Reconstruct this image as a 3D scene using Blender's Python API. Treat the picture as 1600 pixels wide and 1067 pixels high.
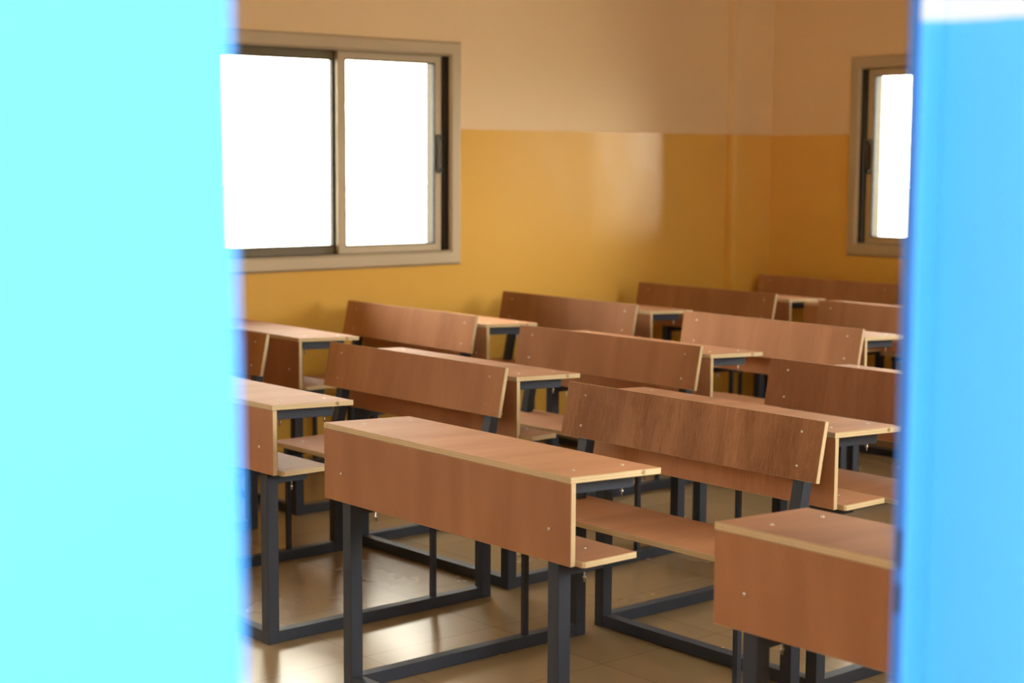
import bpy, bmesh, math, random
from mathutils import Matrix, Vector

scene = bpy.context.scene
for o in list(bpy.data.objects):
    bpy.data.objects.remove(o, do_unlink=True)
C = scene.collection

# ------------------------------------------------------------------ camera
cam_d = bpy.data.cameras.new('camera')
cam_d.sensor_width = 36.0
cam_d.lens = 2577.45 / 1600.0 * 36.0
cam_d.clip_start = 0.05
cam = bpy.data.objects.new('camera', cam_d)
C.objects.link(cam)
cam.matrix_world = (Matrix.Translation((0, 0, 1.4835)) @ Matrix.Rotation(0.8714, 4, 'Z')
                    @ Matrix.Rotation(math.pi / 2 - 0.1102, 4, 'X') @ Matrix.Rotation(0.0054, 4, 'Z'))
cam_d.dof.use_dof = True
cam_d.dof.focus_distance = 4.55
cam_d.dof.aperture_fstop = 3.3
scene.camera = cam

# ------------------------------------------------------------------ sky and exposure
world = bpy.data.worlds.new('world')
scene.world = world
world.use_nodes = True
wn = world.node_tree.nodes
bg = wn['Background']
bg.inputs['Color'].default_value = (1.0, 0.92, 0.79, 1)
# hazy sky; unseen brighter lobes added to light desk tops and walls
wt = world.node_tree
w_tc = wn.new('ShaderNodeTexCoord')
def sky_glow(direction, power, gain, base):
    d = wn.new('ShaderNodeVectorMath'); d.operation = 'DOT_PRODUCT'; d.inputs[1].default_value = Vector(direction).normalized()
    wt.links.new(w_tc.outputs['Generated'], d.inputs[0])
    m = wn.new('ShaderNodeMath'); m.operation = 'MAXIMUM'; m.inputs[1].default_value = 0.0
    wt.links.new(d.outputs['Value'], m.inputs[0])
    p = wn.new('ShaderNodeMath'); p.operation = 'POWER'; p.inputs[1].default_value = power
    wt.links.new(m.outputs[0], p.inputs[0])
    a = wn.new('ShaderNodeMath'); a.operation = 'MULTIPLY_ADD'; a.inputs[1].default_value = gain
    wt.links.new(p.outputs[0], a.inputs[0])
    if isinstance(base, float): a.inputs[2].default_value = base
    else: wt.links.new(base, a.inputs[2])
    return a.outputs[0]
w_s = sky_glow((-0.78, -0.05, 0.62), 4.0, 30.0, 11.0)
w_s = sky_glow((0.80, 0.40, 0.42), 5.0, 27.0, w_s)
w_s = sky_glow((-0.30, 1.0, 0.10), 8.0, 18.0, w_s)
wt.links.new(w_s, bg.inputs['Strength'])
sun_d = bpy.data.lights.new('sun', 'SUN')
sun_d.energy = 30.0; sun_d.angle = 0.02; sun_d.color = (1.0, 0.93, 0.82)
sun = bpy.data.objects.new('sun', sun_d); C.objects.link(sun)
sun.rotation_euler = (math.radians(38), 0, math.radians(2))      # high, from the front end of the building
sun.location = (-3, -20, 25)
scene.view_settings.view_transform = 'Standard'
scene.view_settings.look = 'None'
scene.view_settings.exposure = 0.0
scene.view_settings.gamma = 1.0
scene.view_settings.use_curve_mapping = False
cy = scene.cycles
cy.max_bounces = 14
cy.diffuse_bounces = 10
cy.glossy_bounces = 6
cy.transparent_max_bounces = 16
cy.sample_clamp_indirect = 6.0
cy.caustics_reflective = False
cy.caustics_refractive = False
try:
    cy.use_denoising = True
    cy.denoiser = 'OPENIMAGEDENOISE'
except Exception:
    pass

def portal(loc, rot, sx, sy):
    """light portal in an opening: only guides the sky's own light"""
    l = bpy.data.lights.new('sky_portal', 'AREA')
    l.shape = 'RECTANGLE'; l.size = sx; l.size_y = sy
    l.cycles.is_portal = True
    o = bpy.data.objects.new('sky_portal', l)
    o.location = loc; o.rotation_euler = rot
    C.objects.link(o)
    return o

# room dimensions (x runs towards the veranda, y towards the back of the class)
XL, XR = -6.88, -1.0      # faces of the side walls
YF, YB = -1.1, 7.82       # front and back walls
HC = 3.1                  # ceiling height
XO = -0.82                # outer face of the veranda wall
BAND = 1.638              # height where the lower paint ends
WZ0, WZ1 = 0.928, 2.088   # window casings, bottom and top

# ------------------------------------------------------------------ materials
def new_mat(name):
    m = bpy.data.materials.new(name)
    m.use_nodes = True
    return m, m.node_tree.nodes, m.node_tree.links, m.node_tree.nodes['Principled BSDF']

def plain(name, col, rough=0.5, metal=0.0, spec=0.5, bump=0.0, bscale=60):
    m, n, l, p = new_mat(name)
    p.inputs['Base Color'].default_value = (*col, 1)
    p.inputs['Roughness'].default_value = rough
    p.inputs['Metallic'].default_value = metal
    p.inputs['Specular IOR Level'].default_value = spec
    tc = n.new('ShaderNodeTexCoord')
    no = n.new('ShaderNodeTexNoise'); no.inputs['Scale'].default_value = bscale
    l.new(tc.outputs['Object'], no.inputs['Vector'])
    mr = n.new('ShaderNodeMapRange')
    mr.inputs['To Min'].default_value = max(0.0, rough - 0.05); mr.inputs['To Max'].default_value = min(1, rough + 0.05)
    l.new(no.outputs['Fac'], mr.inputs['Value']); l.new(mr.outputs['Result'], p.inputs['Roughness'])
    if bump:
        b = n.new('ShaderNodeBump'); b.inputs['Strength'].default_value = bump; b.inputs['Distance'].default_value = 0.01
        l.new(no.outputs['Fac'], b.inputs['Height']); l.new(b.outputs['Normal'], p.inputs['Normal'])
    return m

def math_node(n, l, op, a, b):
    k = n.new('ShaderNodeMath'); k.operation = op
    for i, v in enumerate((a, b)):
        if isinstance(v, (int, float)): k.inputs[i].default_value = v
        else: l.new(v, k.inputs[i])
    return k.outputs[0]

def mixc(n, l, fac, a, b, mode='MIX'):
    k = n.new('ShaderNodeMix'); k.data_type = 'RGBA'; k.blend_type = mode
    for s, v in ((k.inputs[0], fac), (k.inputs[6], a), (k.inputs[7], b)):
        if isinstance(v, (int, float)): s.default_value = v
        elif isinstance(v, tuple): s.default_value = (*v, 1)
        else: l.new(v, s)
    return k.outputs[2]

def two_tone(name, low, high, rlow, rhigh, outer=None):
    """painted plaster: glossy enamel below BAND, matt emulsion above; optional other colours on the veranda side"""
    m, n, l, p = new_mat(name)
    g = n.new('ShaderNodeNewGeometry')
    sx = n.new('ShaderNodeSeparateXYZ'); l.new(g.outputs['Position'], sx.inputs[0])
    nz = n.new('ShaderNodeTexNoise'); nz.inputs['Scale'].default_value = 14; nz.inputs['Detail'].default_value = 3
    l.new(g.outputs['Position'], nz.inputs['Vector'])
    wob = math_node(n, l, 'MULTIPLY', math_node(n, l, 'SUBTRACT', nz.outputs['Fac'], 0.5), 0.006)
    zz = math_node(n, l, 'ADD', sx.outputs['Z'], wob)
    up = math_node(n, l, 'GREATER_THAN', zz, BAND)
    big = n.new('ShaderNodeTexNoise'); big.inputs['Scale'].default_value = 1.3; big.inputs['Detail'].default_value = 4
    l.new(g.outputs['Position'], big.inputs['Vector'])
    col = mixc(n, l, up, low, high)
    rough = n.new('ShaderNodeMapRange'); rough.inputs['To Min'].default_value = rlow; rough.inputs['To Max'].default_value = rhigh
    l.new(up, rough.inputs['Value'])
    spec_in = None
    if outer:
        out = math_node(n, l, 'GREATER_THAN', sx.outputs['X'], XR + 0.001)
        # the veranda side's band ends a touch lower
        up2 = math_node(n, l, 'GREATER_THAN', zz, outer[2])
        col = mixc(n, l, out, col, mixc(n, l, up2, outer[0], outer[1]))
        spec_in = out
    v = n.new('ShaderNodeMapRange'); v.inputs['To Min'].default_value = 0.94; v.inputs['To Max'].default_value = 1.05
    l.new(big.outputs['Fac'], v.inputs['Value'])
    col = mixc(n, l, 1.0, col, v.outputs['Result'], 'MULTIPLY')
    l.new(col, p.inputs['Base Color'])
    rr_ = rough.outputs['Result']
    if spec_in is not None: rr_ = math_node(n, l, 'MAXIMUM', rr_, math_node(n, l, 'MULTIPLY', spec_in, 0.7))
    l.new(rr_, p.inputs['Roughness'])
    sp = n.new('ShaderNodeMapRange'); sp.inputs['To Min'].default_value = 0.8; sp.inputs['To Max'].default_value = 0.25
    l.new(up, sp.inputs['Value']); l.new(sp.outputs['Result'], p.inputs['Specular IOR Level'])
    # trowel waves in the plaster
    w = n.new('ShaderNodeTexNoise'); w.inputs['Scale'].default_value = 3.2; w.inputs['Detail'].default_value = 3; w.inputs['Roughness'].default_value = 0.55
    l.new(g.outputs['Position'], w.inputs['Vector'])
    b = n.new('ShaderNodeBump'); b.inputs['Strength'].default_value = 0.13; b.inputs['Distance'].default_value = 0.02
    l.new(w.outputs['Fac'], b.inputs['Height']); l.new(b.outputs['Normal'], p.inputs['Normal'])
    return m

M = {}
YEL, CRM = (0.80, 0.49, 0.11), (0.88, 0.70, 0.465)
BLU, WHT = (0.036, 0.305, 0.97), (0.47, 0.53, 0.66)
M['wall'] = two_tone('yellow_cream_wall_paint', YEL, CRM, 0.18, 0.75)
M['wall_door'] = two_tone('veranda_wall_paint', YEL, CRM, 0.15, 0.75, outer=(BLU, WHT, 1.620))
M['ceiling'] = plain('ceiling_white', (0.88, 0.84, 0.74), 0.9, spec=0.1)
M['alu'] = plain('bronze_grey_aluminium', (0.52, 0.44, 0.32), 0.45, 0.15)
M['alu_backlit'] = plain('backlit_brown_aluminium', (0.17, 0.14, 0.09), 0.5, 0.1)  # backlit shade of the outer sash put into its colour
M['alu_shade'] = plain('shade_dark_channel', (0.055, 0.045, 0.032), 0.6, 0.0, 0.2)  # near black colour stands in for backlit shade in the tracks
M['seal'] = plain('black_rubber', (0.02, 0.02, 0.018), 0.6)
M['steel'] = plain('slate_painted_steel', (0.036, 0.045, 0.072), 0.5, 0.0, 0.3, 0.05, 90)
M['chrome'] = plain('zinc_plated_steel', (0.70, 0.66, 0.60), 0.3, 1.0)
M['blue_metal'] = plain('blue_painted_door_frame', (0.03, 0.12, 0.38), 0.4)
M['blue'] = plain('sky_blue_enamel', BLU, 0.4)
M['concrete'] = plain('pale_concrete', (0.40, 0.39, 0.36), 0.85, 0, 0.2, 0.2, 30)
M['white'] = plain('white_plaster', (0.8, 0.8, 0.78), 0.8, 0, 0.2)

def glass_mat():
    m = bpy.data.materials.new('clear_window_glass'); m.use_nodes = True
    n, l = m.node_tree.nodes, m.node_tree.links
    n.clear()
    out = n.new('ShaderNodeOutputMaterial'); mx = n.new('ShaderNodeMixShader')
    tr = n.new('ShaderNodeBsdfTransparent'); gl = n.new('ShaderNodeBsdfGlossy')
    tr.inputs['Color'].default_value = (0.93, 0.95, 0.93, 1)
    gl.inputs['Roughness'].default_value = 0.02
    fr = n.new('ShaderNodeFresnel'); fr.inputs['IOR'].default_value = 1.45
    l.new(fr.outputs[0], mx.inputs[0]); l.new(tr.outputs[0], mx.inputs[1]); l.new(gl.outputs[0], mx.inputs[2])
    l.new(mx.outputs[0], out.inputs[0])
    return m
M['glass'] = glass_mat()

def veneer(name, a, b, rough=0.58, wavy=0.0):
    """film faced plywood, reddish brown, faint grain across the board; every board differs a little"""
    m, n, l, p = new_mat(name)
    tc = n.new('ShaderNodeTexCoord'); oi = n.new('ShaderNodeObjectInfo')
    off = n.new('ShaderNodeVectorMath'); off.operation = 'SCALE'
    cmb = n.new('ShaderNodeCombineXYZ')
    for i in range(3): l.new(oi.outputs['Random'], cmb.inputs[i])
    l.new(cmb.outputs[0], off.inputs[0]); off.inputs['Scale'].default_value = 37.0
    add = n.new('ShaderNodeVectorMath'); add.operation = 'ADD'
    l.new(tc.outputs['Object'], add.inputs[0]); l.new(off.outputs[0], add.inputs[1])
    def noise(sc, scale, det, dist=0.0):
        mp = n.new('ShaderNodeMapping'); mp.inputs['Scale'].default_value = sc
        l.new(add.outputs[0], mp.inputs['Vector'])
        t = n.new('ShaderNodeTexNoise'); t.inputs['Scale'].default_value = scale; t.inputs['Detail'].default_value = det
        t.inputs['Distortion'].default_value = dist
        l.new(mp.outputs[0], t.inputs['Vector']); return t.outputs['Fac']
    broad = noise((5, 1.0, 1.0), 1.6, 2, 0.6)
    fine = noise((30, 2.6, 2.6), 2.2, 5, 2.6)
    speck = noise((1, 1, 1), 150, 2)
    f = math_node(n, l, 'ADD', math_node(n, l, 'MULTIPLY', broad, 0.62), math_node(n, l, 'MULTIPLY', fine, math_node(n, l, 'MULTIPLY', math_node(n, l, 'POWER', oi.outputs['Random'], 2.0), 0.45)))
    f = math_node(n, l, 'ADD', f, math_node(n, l, 'MULTIPLY', speck, 0.10))
    if wavy:
        f = math_node(n, l, 'ADD', f, math_node(n, l, 'MULTIPLY', math_node(n, l, 'SUBTRACT', noise((34, 3.5, 3.5), 1.5, 6, 5.0), 0.5), wavy))
    mr = n.new('ShaderNodeMapRange'); mr.inputs['From Min'].default_value = 0.30; mr.inputs['From Max'].default_value = 0.62
    l.new(f, mr.inputs['Value'])
    col = mixc(n, l, mr.outputs['Result'], a, b)
    r = n.new('ShaderNodeMapRange'); r.inputs['To Min'].default_value = 0.86; r.inputs['To Max'].default_value = 1.10
    l.new(oi.outputs['Random'], r.inputs['Value'])
    col = mixc(n, l, 1.0, col, r.outputs['Result'], 'MULTIPLY')
    l.new(col, p.inputs['Base Color'])
    rr = n.new('ShaderNodeMapRange'); rr.inputs['To Min'].default_value = rough - 0.05; rr.inputs['To Max'].default_value = rough + 0.09
    l.new(speck, rr.inputs['Value']); l.new(rr.outputs['Result'], p.inputs['Roughness'])
    p.inputs['Specular IOR Level'].default_value = 0.09
    bp = n.new('ShaderNodeBump'); bp.inputs['Strength'].default_value = 0.12; bp.inputs['Distance'].default_value = 0.002
    l.new(fine, bp.inputs['Height']); l.new(bp.outputs['Normal'], p.inputs['Normal'])
    return m
M['veneer'] = veneer('brown_film_plywood', (0.39, 0.187, 0.102), (0.52, 0.268, 0.150))

M['veneer_wavy'] = veneer('wavy_grained_plywood', (0.27, 0.125, 0.066), (0.49, 0.260, 0.145), wavy=0.42)
M['veneer_dark'] = veneer('dark_film_plywood', (0.22, 0.090, 0.046), (0.32, 0.140, 0.075))

def ply_edge():
    m, n, l, p = new_mat('raw_plywood_edge')
    tc = n.new('ShaderNodeTexCoord'); sx = n.new('ShaderNodeSeparateXYZ')
    l.new(tc.outputs['UV'], sx.inputs[0])
    nz = n.new('ShaderNodeTexNoise'); nz.inputs['Scale'].default_value = 16; nz.inputs['Detail'].default_value = 4
    l.new(tc.outputs['Object'], nz.inputs['Vector'])
    ply = math_node(n, l, 'FRACT', math_node(n, l, 'MULTIPLY', sx.outputs['Y'], 2.5), 0.0)
    ply = math_node(n, l, 'LESS_THAN', ply, 0.42)
    f = math_node(n, l, 'MULTIPLY', ply, nz.outputs['Fac'])
    col = mixc(n, l, f, (0.66, 0.54, 0.36), (0.48, 0.35, 0.20))
    st = n.new('ShaderNodeMapRange'); st.inputs['From Min'].default_value = 0.68; st.inputs['From Max'].default_value = 0.80
    n2 = n.new('ShaderNodeTexNoise'); n2.inputs['Scale'].default_value = 45; l.new(tc.outputs['Object'], n2.inputs['Vector'])
    l.new(n2.outputs['Fac'], st.inputs['Value'])
    col = mixc(n, l, st.outputs['Result'], col, (0.34, 0.23, 0.13))
    l.new(col, p.inputs['Base Color']); p.inputs['Roughness'].default_value = 0.75
    p.inputs['Specular IOR Level'].default_value = 0.2
    return m
M['edge'] = ply_edge()

def floor_mat():
    m, n, l, p = new_mat('polished_floor_tiles')
    g = n.new('ShaderNodeNewGeometry'); sx = n.new('ShaderNodeSeparateXYZ'); l.new(g.outputs['Position'], sx.inputs[0])
    T = 0.5
    fx = math_node(n, l, 'FRACT', math_node(n, l, 'DIVIDE', math_node(n, l, 'ADD', sx.outputs['X'], 3.96 + 20), T), 0)
    fy = math_node(n, l, 'FRACT', math_node(n, l, 'DIVIDE', math_node(n, l, 'ADD', sx.outputs['Y'], 20 - 2.76), T), 0)
    w = 0.0035 / T
    lx = math_node(n, l, 'LESS_THAN', fx, w); ly = math_node(n, l, 'LESS_THAN', fy, w)
    gr = math_node(n, l, 'MAXIMUM', lx, ly)
    n1 = n.new('ShaderNodeTexNoise'); n1.inputs['Scale'].default_value = 2.2; n1.inputs['Detail'].default_value = 6
    l.new(g.outputs['Position'], n1.inputs['Vector'])
    col = mixc(n, l, n1.outputs['Fac'], (0.28, 0.200, 0.110), (0.34, 0.248, 0.142))
    fl = n.new('ShaderNodeVectorMath'); fl.operation = 'SNAP'; fl.inputs[1].default_value = (T, T, 100)
    sh = n.new('ShaderNodeVectorMath'); sh.operation = 'ADD'; sh.inputs[1].default_value = (3.96 + 20, 20 - 2.76, 50)
    l.new(g.outputs['Position'], sh.inputs[0]); l.new(sh.outputs[0], fl.inputs[0])
    wn_ = n.new('ShaderNodeTexWhiteNoise'); l.new(fl.outputs[0], wn_.inputs['Vector'])
    tv = n.new('ShaderNodeMapRange'); tv.inputs['To Min'].default_value = 0.93; tv.inputs['To Max'].default_value = 1.05
    l.new(wn_.outputs['Value'], tv.inputs['Value'])
    col = mixc(n, l, 1.0, col, tv.outputs['Result'], 'MULTIPLY')
    col = mixc(n, l, math_node(n, l, 'MULTIPLY', gr, 0.65), col, (0.16, 0.11, 0.07))
    l.new(col, p.inputs['Base Color'])
    n3 = n.new('ShaderNodeTexNoise'); n3.inputs['Scale'].default_value = 2.5; n3.inputs['Detail'].default_value = 5
    l.new(g.outputs['Position'], n3.inputs['Vector'])
    rr = n.new('ShaderNodeMapRange'); rr.inputs['To Min'].default_value = 0.20; rr.inputs['To Max'].default_value = 0.32
    l.new(n3.outputs['Fac'], rr.inputs['Value']); l.new(rr.outputs['Result'], p.inputs['Roughness'])
    p.inputs['Specular IOR Level'].default_value = 0.6
    return m
M['floor'] = floor_mat()

# ------------------------------------------------------------------ helpers
def link_bm(name, bm, mats, parent=None, smooth=False):
    me = bpy.data.meshes.new(name)
    bmesh.ops.recalc_face_normals(bm, faces=bm.faces)
    bm.to_mesh(me); bm.free()
    for m in (mats if isinstance(mats, (list, tuple)) else [mats]): me.materials.append(m)
    if smooth:
        for p in me.polygons: p.use_smooth = True
    o = bpy.data.objects.new(name, me); C.objects.link(o)
    if parent: o.parent = parent
    return o

def box(bm, x0, x1, y0, y1, z0, z1, bev=0.0, mi=0):
    r = bmesh.ops.create_cube(bm, size=1.0)
    vs = r['verts']
    for v in vs:
        v.co = Vector(((x0 + x1) / 2 + v.co.x * (x1 - x0), (y0 + y1) / 2 + v.co.y * (y1 - y0), (z0 + z1) / 2 + v.co.z * (z1 - z0)))
    fs = {f for v in vs for f in v.link_faces}
    for f in fs: f.material_index = mi
    if bev:
        es = list({e for v in vs for e in v.link_edges})
        r = bmesh.ops.bevel(bm, geom=es, offset=bev, segments=2, profile=0.6, affect='EDGES')
        for f in r['faces']: f.material_index = mi
    return vs

def bar(bm, a, b, w, d, bev=0.002, side=(1, 0, 0)):
    """rectangular tube from a to b: w along side, d across"""
    a, b = Vector(a), Vector(b); ax = (b - a); L = ax.length; ax.normalize()
    s = Vector(side); s = (s - ax * s.dot(ax)).normalized(); t = ax.cross(s)
    before = set(bm.verts)
    box(bm, -w / 2, w / 2, -d / 2, d / 2, 0, L, bev)
    mt = Matrix.Translation(a) @ Matrix((s, t, ax)).transposed().to_4x4()
    bmesh.ops.transform(bm, matrix=mt, verts=[v for v in bm.verts if v not in before])

def empty(name, loc=(0, 0, 0), rz=0.0):
    o = bpy.data.objects.new(name, None); o.empty_display_size = 0.1
    o.location = loc; o.rotation_euler = (0, 0, rz); C.objects.link(o)
    return o

def struct(o, label):
    o['kind'] = 'structure'; o['label'] = label
    return o

# ------------------------------------------------------------------ shell
def wall_mesh(name, mat, axis, c0, c1, a0, a1, z0, z1, holes, label, slant=None):
    """wall slab between c0..c1 on AXIS, spanning a0..a1 along the other, with rectangular holes (a,b,z0,z1)"""
    bm = bmesh.new()
    cuts = sorted({a0, a1, *[h[0] for h in holes], *[h[1] for h in holes]})
    for s0, s1 in zip(cuts, cuts[1:]):
        mid = (s0 + s1) / 2
        zs = [(z0, z1)]
        for h in holes:
            if h[0] < mid < h[1]:
                zs = [q for z in zs for q in ((z[0], min(z[1], h[2])), (max(z[0], h[3]), z[1])) if q[1] - q[0] > 1e-6]
        for q0, q1 in zs:
            if axis == 'x': box(bm, c0, c1, s0, s1, q0, q1)
            else: box(bm, s0, s1, c0, c1, q0, q1)
    bmesh.ops.remove_doubles(bm, verts=bm.verts, dist=1e-5)
    # faces shared by two neighbouring blocks go
    seen = {}
    for f in list(bm.faces):
        k = tuple(sorted(v.index for v in f.verts)); 
    bm.verts.index_update()
    for f in bm.faces:
        seen.setdefault(tuple(sorted(v.index for v in f.verts)), []).append(f)
    dead = [f for fs in seen.values() if len(fs) > 1 for f in fs]
    bmesh.ops.delete(bm, geom=dead, context='FACES')
    if slant: slant(bm)
    return struct(link_bm(name, bm, mat), label)

WT = 0.2
wins = {  # name: (wall, start, end) along the wall
    'window_1': ('left', 3.87, 5.42), 'window_3': ('left', 0.75, 2.30),
    'window_7': ('left', -0.95, 0.30),
    'window_2': ('back', -6.21, -4.66), 'window_4': ('back', -3.55, -2.00),
    'window_5': ('right', 2.95, 4.50), 'window_6': ('right', 5.50, 7.05),
}
IN = 0.03   # the casing laps this much over the hole's edge
def holes(w): return [(s + IN, e - IN, WZ0 + IN, WZ1 - IN) for (k, s, e) in wins.values() if k == w]

wall_mesh('wall_left', M['wall'], 'x', XL - WT, XL, YF - WT, YB + WT, 0, HC, holes('left'), 'long side wall, glossy yellow below and cream above, with sliding windows')
wall_mesh('wall_back', M['wall'], 'y', YB, YB + WT, XL, XR, 0, HC, holes('back'), 'back wall behind the last desks, yellow below and cream above')
wall_mesh('wall_front', M['wall'], 'y', YF - WT, YF, XL, XR, 0, HC, [], 'front wall of the classroom, yellow below and cream above')
DY0, DY1 = 0.484, 1.388
def door_slant(bm):
    for v in bm.verts:
        if abs(v.co.y - DY0) < 1e-4: v.co.y = DY0 - 0.010 * (v.co.z - 1.38)
wall_mesh('wall_right', M['wall_door'], 'x', XR, XO, YF - WT, YB + WT, 0, HC, holes('right') + [(DY0, DY1, 0, 2.25)],
          'wall with the doorway, sky blue with a white top on the veranda side', door_slant)
bm = bmesh.new(); box(bm, XL - WT, XO, YF - WT, YB + WT, HC, HC + 0.15)
struct(link_bm('ceiling', bm, M['ceiling']), 'plain off-white classroom ceiling')
bm = bmesh.new(); box(bm, XL - WT, XO, YF - WT, YB + WT, -0.12, 0)
struct(link_bm('floor', bm, M['floor']), 'polished beige floor tiles under the desks')
# shallow pillar in the far left corner
bm = bmesh.new(); box(bm, XL - 0.06, XL + 0.06, 7.48, YB + 0.06, 0, HC, 0.03)
struct(link_bm('trim_1', bm, M['wall']), 'shallow painted pillar in the far corner')
# door stop along the inner side of the doorway (outer face in wall paint, edge plate in darker blue)
def stop(name, y0, y1, label, out, plate_y=None):
    r = empty(name, (0, 0, 0)); struct(r, label)
    b = bmesh.new(); box(b, XR, XR + 0.012, y0, y1, 0.0, 2.25, 0.003)
    link_bm('stop_moulding', b, M['wall_door'], r)
    if plate_y is not None:
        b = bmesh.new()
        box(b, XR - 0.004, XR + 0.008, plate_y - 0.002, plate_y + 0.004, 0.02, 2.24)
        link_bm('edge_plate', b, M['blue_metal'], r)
        b = bmesh.new()
        for z0, z1 in ((1.075, 1.114), (1.028, 1.058)):
            box(b, XR + 0.000, XR + 0.007, plate_y - 0.0025, plate_y + 0.001, z0, z1)
        link_bm('strike_slot', b, M['seal'], r)
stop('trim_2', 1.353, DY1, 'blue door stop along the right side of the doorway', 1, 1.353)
bm = bmesh.new(); box(bm, XR, XR + 0.02, DY0 - 0.01, DY1, 2.215, 2.25, 0.003)
struct(link_bm('trim_3', bm, M['blue']), 'blue door stop across the head of the doorway')

YVE = 2.45   # the added veranda ends here with a light-blocking wall; windows further on face the open yard
# made-up veranda, unseen, built to dim the doorway; then the yard
bm = bmesh.new(); box(bm, XO, 1.9, YF - 4, YVE, -0.12, 0.0)
struct(link_bm('veranda_floor', bm, M['concrete']), 'pale concrete veranda floor outside the door')
bm = bmesh.new(); box(bm, XO, 1.5, YF - 4, YVE, HC, HC + 0.15)
box(bm, 1.32, 1.5, YF - 4, YVE, 2.25, HC)  # added beam, set low to narrow the sky opening
struct(link_bm('veranda_shade_slab', bm, M['white']), 'added white slab and beam, unseen, dimming the outside of the doorway')
bm = bmesh.new(); box(bm, XO, 1.5, YVE, YVE + 0.15, -0.12, HC)  # added wall shielding the doorway from side sky light
struct(link_bm('veranda_light_block', bm, M['white']), 'added unseen end wall keeping sky light off the doorway')
bm = bmesh.new(); box(bm, 1.34, 1.48, YF - 4, YVE, 0, 1.30, 0.01)  # added parapet, raised to dim the outer door face
struct(link_bm('veranda_shade_parapet', bm, M['white']), 'added white parapet, unseen, cutting the light on the doorway')
bm = bmesh.new(); box(bm, -80, 80, -80, 80, -0.62, -0.12)
struct(link_bm('ground', bm, M['concrete']), 'pale bare yard around the classroom')

bm = bmesh.new(); box(bm, 6.0, 14.0, -14, 4.2, -0.12, 8.0)  # added block that keeps the sky from lighting the doorway
struct(link_bm('yard_light_block', bm, M['concrete']), 'added unseen concrete block across the yard, hiding sky from the doorway')

# ------------------------------------------------------------------ sliding windows
def prism_frame(bm, x0, x1, z0, z1, w, y0, y1, bev):
    """rectangular frame ring (outer x0..x1, z0..z1; profile width w; depth y0..y1), mitred"""
    o = [(x0, z0), (x1, z0), (x1, z1), (x0, z1)]
    i = [(x0 + w, z0 + w), (x1 - w, z0 + w), (x1 - w, z1 - w), (x0 + w, z1 - w)]
    prof = [(0, y1), (0, y0 + bev), (bev / w, y0), (1 - bev / w, y0), (1, y0 + bev), (1, y1)]
    rings = []
    for k in range(4):
        rings.append([bm.verts.new((o[k][0] + (i[k][0] - o[k][0]) * t, y, o[k][1] + (i[k][1] - o[k][1]) * t)) for t, y in prof])
    for k in range(4):
        a, b = rings[k], rings[(k + 1) % 4]
        for j in range(len(prof)):
            jj = (j + 1) % len(prof)
            bm.faces.new((a[j], b[j], b[jj], a[jj]))

def sash(root, x0, x1, z0, z1, yc, st, lock_side=None, mat='alu'):
    bm = bmesh.new(); prism_frame(bm, x0, x1, z0, z1, st, yc - 0.014, yc + 0.014, 0.004)
    s = link_bm('sash', bm, M[mat], root)
    bm = bmesh.new(); prism_frame(bm, x0 + st - 0.002, x1 - st + 0.002, z0 + st - 0.002, z1 - st + 0.002, 0.006, yc - 0.0145, yc + 0.0145, 0.001)
    link_bm('seal', bm, M['seal'], s)
    bm = bmesh.new(); box(bm, x0 + st, x1 - st, yc - 0.002, yc + 0.002, z0 + st, z1 - st)
    link_bm('glass_pane', bm, M['glass'], s)
    if lock_side:
        xc = x1 - st * 0.5 if lock_side > 0 else x0 + st * 0.5
        bm = bmesh.new(); zc = (z0 + z1) / 2 + 0.0
        box(bm, xc - 0.011, xc + 0.011, yc - 0.020, yc - 0.012, zc - 0.10, zc + 0.10, 0.002)
        box(bm, xc - 0.014, xc + 0.016, yc - 0.040, yc - 0.018, zc + 0.075, zc + 0.092, 0.002)
        box(bm, xc - 0.014, xc + 0.016, yc - 0.040, yc - 0.018, zc - 0.092, zc - 0.075, 0.002)
        box(bm, xc - 0.016, xc - 0.006, yc - 0.042, yc - 0.030, zc - 0.09, zc + 0.09, 0.002)
        link_bm('lock_handle', bm, M['seal'], s)

def window(name, loc, rz, W, flip, label):
    """local x along the wall, y outwards, z up; the first sash rides in the outer track"""
    r = empty(name, loc, rz); struct(r, label)
    H = WZ1 - WZ0; cw = 0.075
    bm = bmesh.new(); prism_frame(bm, 0, W, 0, H, cw, -0.022, 0.004, 0.012)
    link_bm('casing', bm, M['alu'], r)
    bm = bmesh.new()
    prism_frame(bm, IN, W - IN, IN, H - IN, cw - IN + 0.002, 0.0, 0.19, 0.001)
    link_bm('track_frame', bm, M['alu_shade'], r)
    a, b, z0, z1 = cw - 0.006, W - cw + 0.006, cw - 0.006, H - cw + 0.006
    mid = 0.825 if not flip else W - 0.825
    if not flip:
        sash(r, a, mid + 0.005, z0, z1, 0.060, 0.048, None, 'alu_backlit')     # outer track, left
        sash(r, mid - 0.036, b - 0.042, z0, z1, 0.026, 0.045, 1)               # inner track, right
    else:
        sash(r, mid - 0.005, b, z0, z1, 0.060, 0.048, None, 'alu_backlit')
        sash(r, a + 0.042, mid + 0.036, z0, z1, 0.026, 0.045, -1)
    bm = bmesh.new()
    if not flip: box(bm, b - 0.052, b + 0.004, 0.046, 0.075, z0, z1, 0.002)
    else: box(bm, a - 0.004, a + 0.052, 0.046, 0.075, z0, z1, 0.002)
    link_bm('gap_shade_strip', bm, M['seal'], r)  # dark strip added in place of shade in the channel gap
    return r
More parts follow.
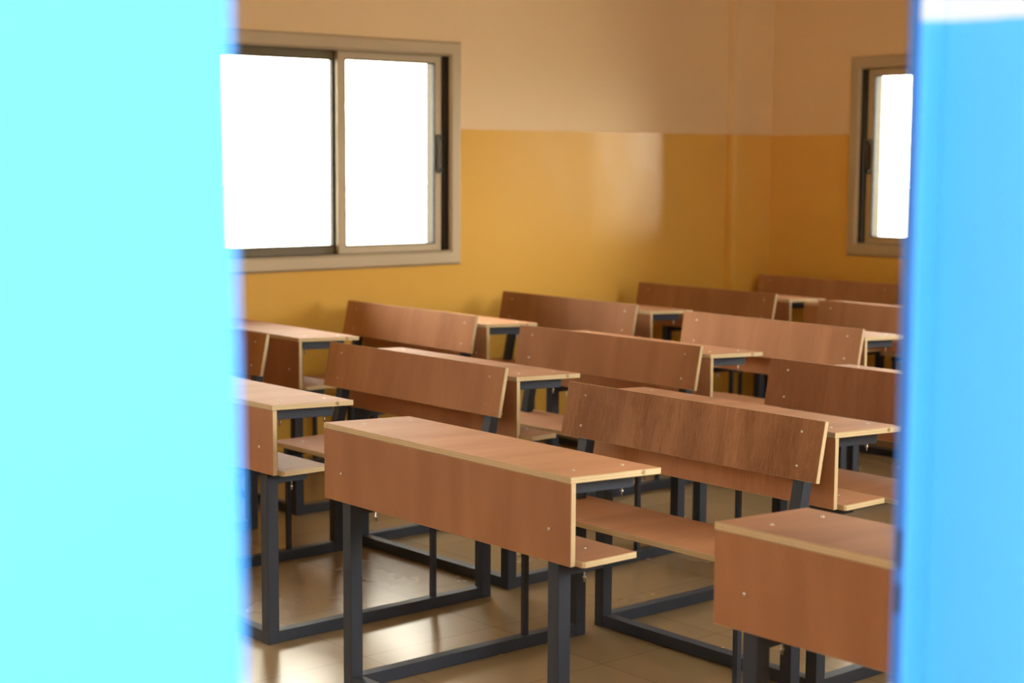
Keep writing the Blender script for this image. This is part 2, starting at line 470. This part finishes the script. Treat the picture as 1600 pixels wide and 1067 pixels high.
TXT = {
 'window_1': 'two-sash aluminium sliding window in the left wall beside the pillar corner',
 'window_2': 'aluminium sliding window in the back wall, cut off by the doorway',
 'window_3': 'aluminium sliding window near the front of the left wall',
 'window_4': 'aluminium sliding window near the right end of the back wall',
 'window_7': 'small aluminium sliding window at the very front of the left wall',
 'window_5': 'aluminium sliding window beside the doorway',
 'window_6': 'aluminium sliding window at the back end of the doorway wall'}
for nme, (w, s, e) in wins.items():
    zc = (WZ0 + WZ1) / 2; wd, ht = e - s - 0.1, WZ1 - WZ0 - 0.1
    if w == 'left':
        window(nme, (XL, s, WZ0), math.pi / 2, e - s, False, TXT[nme])
        portal((XL - WT + 0.02, (s + e) / 2, zc), (math.pi / 2, 0, -math.pi / 2), wd, ht)
    elif w == 'back':
        window(nme, (s, YB, WZ0), 0, e - s, True, TXT[nme])
        portal(((s + e) / 2, YB + WT - 0.02, zc), (-math.pi / 2, 0, 0), wd, ht)
    else:
        window(nme, (XR, e, WZ0), -math.pi / 2, e - s, False, TXT[nme])
        portal((XO - 0.02, (s + e) / 2, zc), (math.pi / 2, 0, math.pi / 2), wd, ht)

# ------------------------------------------------------------------ the school desk: table and bench welded into one frame
W, DT, H = 1.030, 0.297, 0.750
TOP_T, PAN_B, SLOPE = 0.0155, 0.5365, 0.0112
LEGX = (0.088, 0.953)
PWD = 0.039

def board(name, outline, t, mtx, parent, bev=0.0012):
    """plywood board: OUTLINE in local xy, thickness t upwards, placed by mtx; broad faces veneer, rim raw ply"""
    bm = bmesh.new()
    lo = [bm.verts.new((x, y, 0)) for x, y in outline]; hi = [bm.verts.new((x, y, t)) for x, y in outline]
    n = len(outline)
    bm.faces.new(lo[::-1]); bm.faces.new(hi)
    for i in range(n): bm.faces.new((lo[i], lo[(i + 1) % n], hi[(i + 1) % n], hi[i]))
    bmesh.ops.recalc_face_normals(bm, faces=bm.faces)
    bmesh.ops.bevel(bm, geom=list(bm.edges), offset=bev, segments=1, affect='EDGES')
    bm.normal_update()
    uv = bm.loops.layers.uv.new('UVMap')
    for f in bm.faces:
        f.material_index = 0 if abs(f.normal.z) > 0.8 else 1
        for lp in f.loops: lp[uv].uv = (lp.vert.co.x + lp.vert.co.y, lp.vert.co.z / t)
    bmesh.ops.transform(bm, matrix=mtx, verts=bm.verts)
    return link_bm(name, bm, [M['veneer'], M['edge']], parent)

def rect(x0, x1, y0, y1): return [(x0, y0), (x1, y0), (x1, y1), (x0, y1)]

def bolt(parent, p, axis, shank=0.0):
    """domed bolt head at p facing AXIS, with a shank running back through the wood"""
    bm = bmesh.new()
    prof = [(0.0002, 0.0026), (0.0022, 0.0023), (0.0038, 0.0013), (0.0045, 0.0), (0.0045, -0.0005)]
    if shank:
        prof += [(0.0022, -0.0005), (0.0022, -shank + 0.014), (0.0040, -shank + 0.013), (0.0040, -shank + 0.009), (0.0022, -shank + 0.008), (0.0022, -shank), (0.0002, -shank)]
    seg = 10; rings = []
    for r_, z in prof:
        rings.append([bm.verts.new((r_ * math.cos(2 * math.pi * k / seg), r_ * math.sin(2 * math.pi * k / seg), z)) for k in range(seg)])
    for a, b in zip(rings, rings[1:]):
        for k in range(seg): bm.faces.new((a[k], a[(k + 1) % seg], b[(k + 1) % seg], b[k]))
    bm.faces.new(rings[0]); bm.faces.new(rings[-1])
    q = Vector((0, 0, 1)).rotation_difference(Vector(axis).normalized())
    bmesh.ops.transform(bm, matrix=Matrix.Translation(p) @ q.to_matrix().to_4x4(), verts=bm.verts)
    return link_bm('bolt', bm, M['chrome'], parent, smooth=True)

def make_desk():
    r = empty('school_desk')
    sl = math.atan2(SLOPE, DT)
    # desktop, gently sloping to the sitter; its front edge flush with the panel
    mt = Matrix.Translation((0, -0.002, H - TOP_T)) @ Matrix.Rotation(-sl, 4, 'X')
    board('desktop', rect(0, W, 0, DT), TOP_T, mt, r)
    # front panel, standing: local x -> x, local y -> z, thickness -> +y
    up = Matrix(((1, 0, 0, 0), (0, 0, 1, 0), (0, 1, 0, 0), (0, 0, 0, 1)))
    board('front_panel', rect(0, W, PAN_B, H - TOP_T - 0.0005), 0.0155, up, r)
    # book shelf running a little past the right end
    SZ = 0.5355
    board('book_shelf', [(0.012, 0.0175), (W + 0.020, 0.0175), (W + 0.026, 0.0235), (W + 0.026, 0.190), (0.012, 0.190)], 0.0155,
          Matrix.Translation((0, 0, SZ)), r)
    # bench seat
    SEAT = 0.435
    board('seat', rect(0.0, W, 0.655, 0.935), 0.0165, Matrix.Translation((0, 0, SEAT - 0.0165)), r)
    # backrest leaning away
    a, b = Vector((0, 0.8855, 0.6251)), Vector((0, 0.9188, 0.7904))
    d = (b - a); L = d.length; d.normalize()
    nrm = Vector((0, d.z, -d.y))
    mt = Matrix(((1, 0, 0, 0), (0, d.y, nrm.y, a.y), (0, d.z, nrm.z, a.z), (0, 0, 0, 1)))
    board('backrest', rect(0.003, W - 0.003, 0, L), 0.015, mt, r)
    # legs and the rest of the steel frame
    for x in LEGX:
        bm = bmesh.new(); bar(bm, (x, 0.034, 0), (x, 0.034, 0.700), PWD, PWD); link_bm('front_leg', bm, M['steel'], r)
        bm = bmesh.new(); bar(bm, (x, 0.884, 0), (x, 0.884, 0.418), PWD, PWD); link_bm('rear_leg', bm, M['steel'], r)
        bm = bmesh.new(); bar(bm, (x, 0.668, 0.032), (x, 0.668, 0.390), 0.017, 0.017, 0.001); link_bm('strut', bm, M['steel'], r)
        # backrest post, from the seat frame up behind the board
        s = nrm * (0.015 + PWD / 2)
        p0 = a + s - d * 0.225; p1 = a + s + d * (L - 0.02)
        bm = bmesh.new(); bar(bm, (x, p0.y, p0.z), (x, p1.y, p1.z), PWD, PWD * 0.9); link_bm('backrest_post', bm, M['steel'], r)
        # arm under the desktop
        bm = bmesh.new()
        bar(bm, (x, 0.052, 0.7345 - 0.001 - 0.020), (x, 0.258, 0.7345 - 0.009 - 0.020), PWD, 0.038); link_bm('desktop_arm', bm, M['steel'], r)
        bm = bmesh.new(); bar(bm, (x, 0.052, SZ - 0.0185), (x, 0.160, SZ - 0.0185), PWD, 0.036); link_bm('shelf_arm', bm, M['steel'], r)
    bm = bmesh.new()
    g = PWD / 2
    for x in LEGX:
        bar(bm, (x, 0.034 + g, g), (x, 0.884 - g, g), PWD * 0.95, PWD * 0.95)
    bar(bm, (LEGX[0] + g, 0.034, g), (LEGX[1] - g, 0.034, g), PWD * 0.95, PWD * 0.95, side=(0, 1, 0))
    link_bm('base_frame', bm, M['steel'], r)
    bm = bmesh.new()
    for x in LEGX:
        bar(bm, (x, 0.657, 0.404), (x, 0.868, 0.404), 0.026, 0.028)
    bar(bm, (LEGX[0] + 0.013, 0.884, 0.404), (LEGX[1] - 0.013, 0.884, 0.404), 0.026, 0.028, side=(0, 1, 0))
    link_bm('seat_frame', bm, M['steel'], r)
    # bolts
    for x in (0.083, 0.953): bolt(r, (x, -0.0005, 0.615), (0, -1, 0))
    for x in LEGX:
        for y, sh in ((0.075, 0.076), (0.237, 0.076)):
            bolt(r, (x, y, H - SLOPE * (y + 0.002) / DT), (0, 0, 1), sh)
        bolt(r, (x, 0.115, SZ + 0.0155), (0, 0, 1), 0.082)
        bolt(r, (x, 0.735, SEAT), (0, 0, 1), 0.055)
        for t in (0.22, 0.78):
            p = a + d * (L * t); bolt(r, (x, p.y, p.z), tuple(-nrm))
    return r

def copy_tree(o):
    c = o.copy(); C.objects.link(c)
    for ch in list(o.children):
        k = ch.copy(); C.objects.link(k); k.parent = c
    return c

DESKS = [  # x, y, turn, label
 (-3.823, 2.531, 0.001, 'wooden school desk in front centre, its whole front panel and desktop in full view'),
 (-2.264, 2.449, 0.017, 'nearest wooden school desk at the lower right, its right half cut off by the doorway'),
 (-5.208, 2.568, 0.016, 'front row school desk at the left, its left half cut off by the doorway'),
 (-6.613, 2.514, -0.002, 'school desk at the far left whose only visible bits are a backrest end and rail'),
 (-3.845, 3.514, 0.003, 'school desk directly behind the backrest of the front centre desk'),
 (-5.253, 3.557, 0.018, 'second row middle school desk, its desktop above the backrest of the left front desk'),
 (-6.720, 3.665, -0.016, 'second row school desk by the left wall, below the big window'),
 (-3.819, 4.540, -0.007, 'third row school desk, sliver of desktop above a dark backrest by the doorway edge'),
 (-5.300, 4.579, 0.000, 'third row middle school desk, between the wall row and the right-hand row'),
 (-6.703, 4.642, -0.016, 'third row school desk along the left wall, its right end just past the window'),
 (-5.330, 5.560, -0.011, 'fourth row school desk away from the wall, its desktop end touching the doorway edge'),
 (-6.721, 5.673, -0.003, 'fourth row school desk along the left wall, second from the back corner'),
 (-6.763, 6.750, 0.000, 'last school desk in the far corner, against the back wall'),
 (-5.612, 6.720, 0.000, 'last row school desk of which only a dark backrest corner shows under the back window'),
]
proto = make_desk()
roots = []
for i, (x, y, rz, label) in enumerate(DESKS):
    d = proto if i == 0 else copy_tree(proto)
    roots.append(d)
    d.location = (x, y, 0); d.rotation_euler = (0, 0, rz)
    d['label'] = label; d['category'] = 'school desk'; d['group'] = 'wooden school desks with attached benches standing in rows'
# the shelf of this one is shallower and sits a little further right
for ch in roots[5].children:
    if ch.name.startswith('book_shelf'):
        ch.scale = (1.0, 0.66, 1.0); ch.location = (0.03, 0.006, 0)
# two backrests are cut from visibly different boards
for root, mat, lab in ((roots[0], 'veneer_wavy', 'backrest with strong wavy grain'), (roots[4], 'veneer_dark', 'darker reddish backrest')):
    for ch in root.children:
        if ch.name.startswith('backrest') and not ch.name.startswith('backrest_post'):
            ch.data = ch.data.copy(); ch.data.materials[0] = M[mat]; ch['label'] = lab
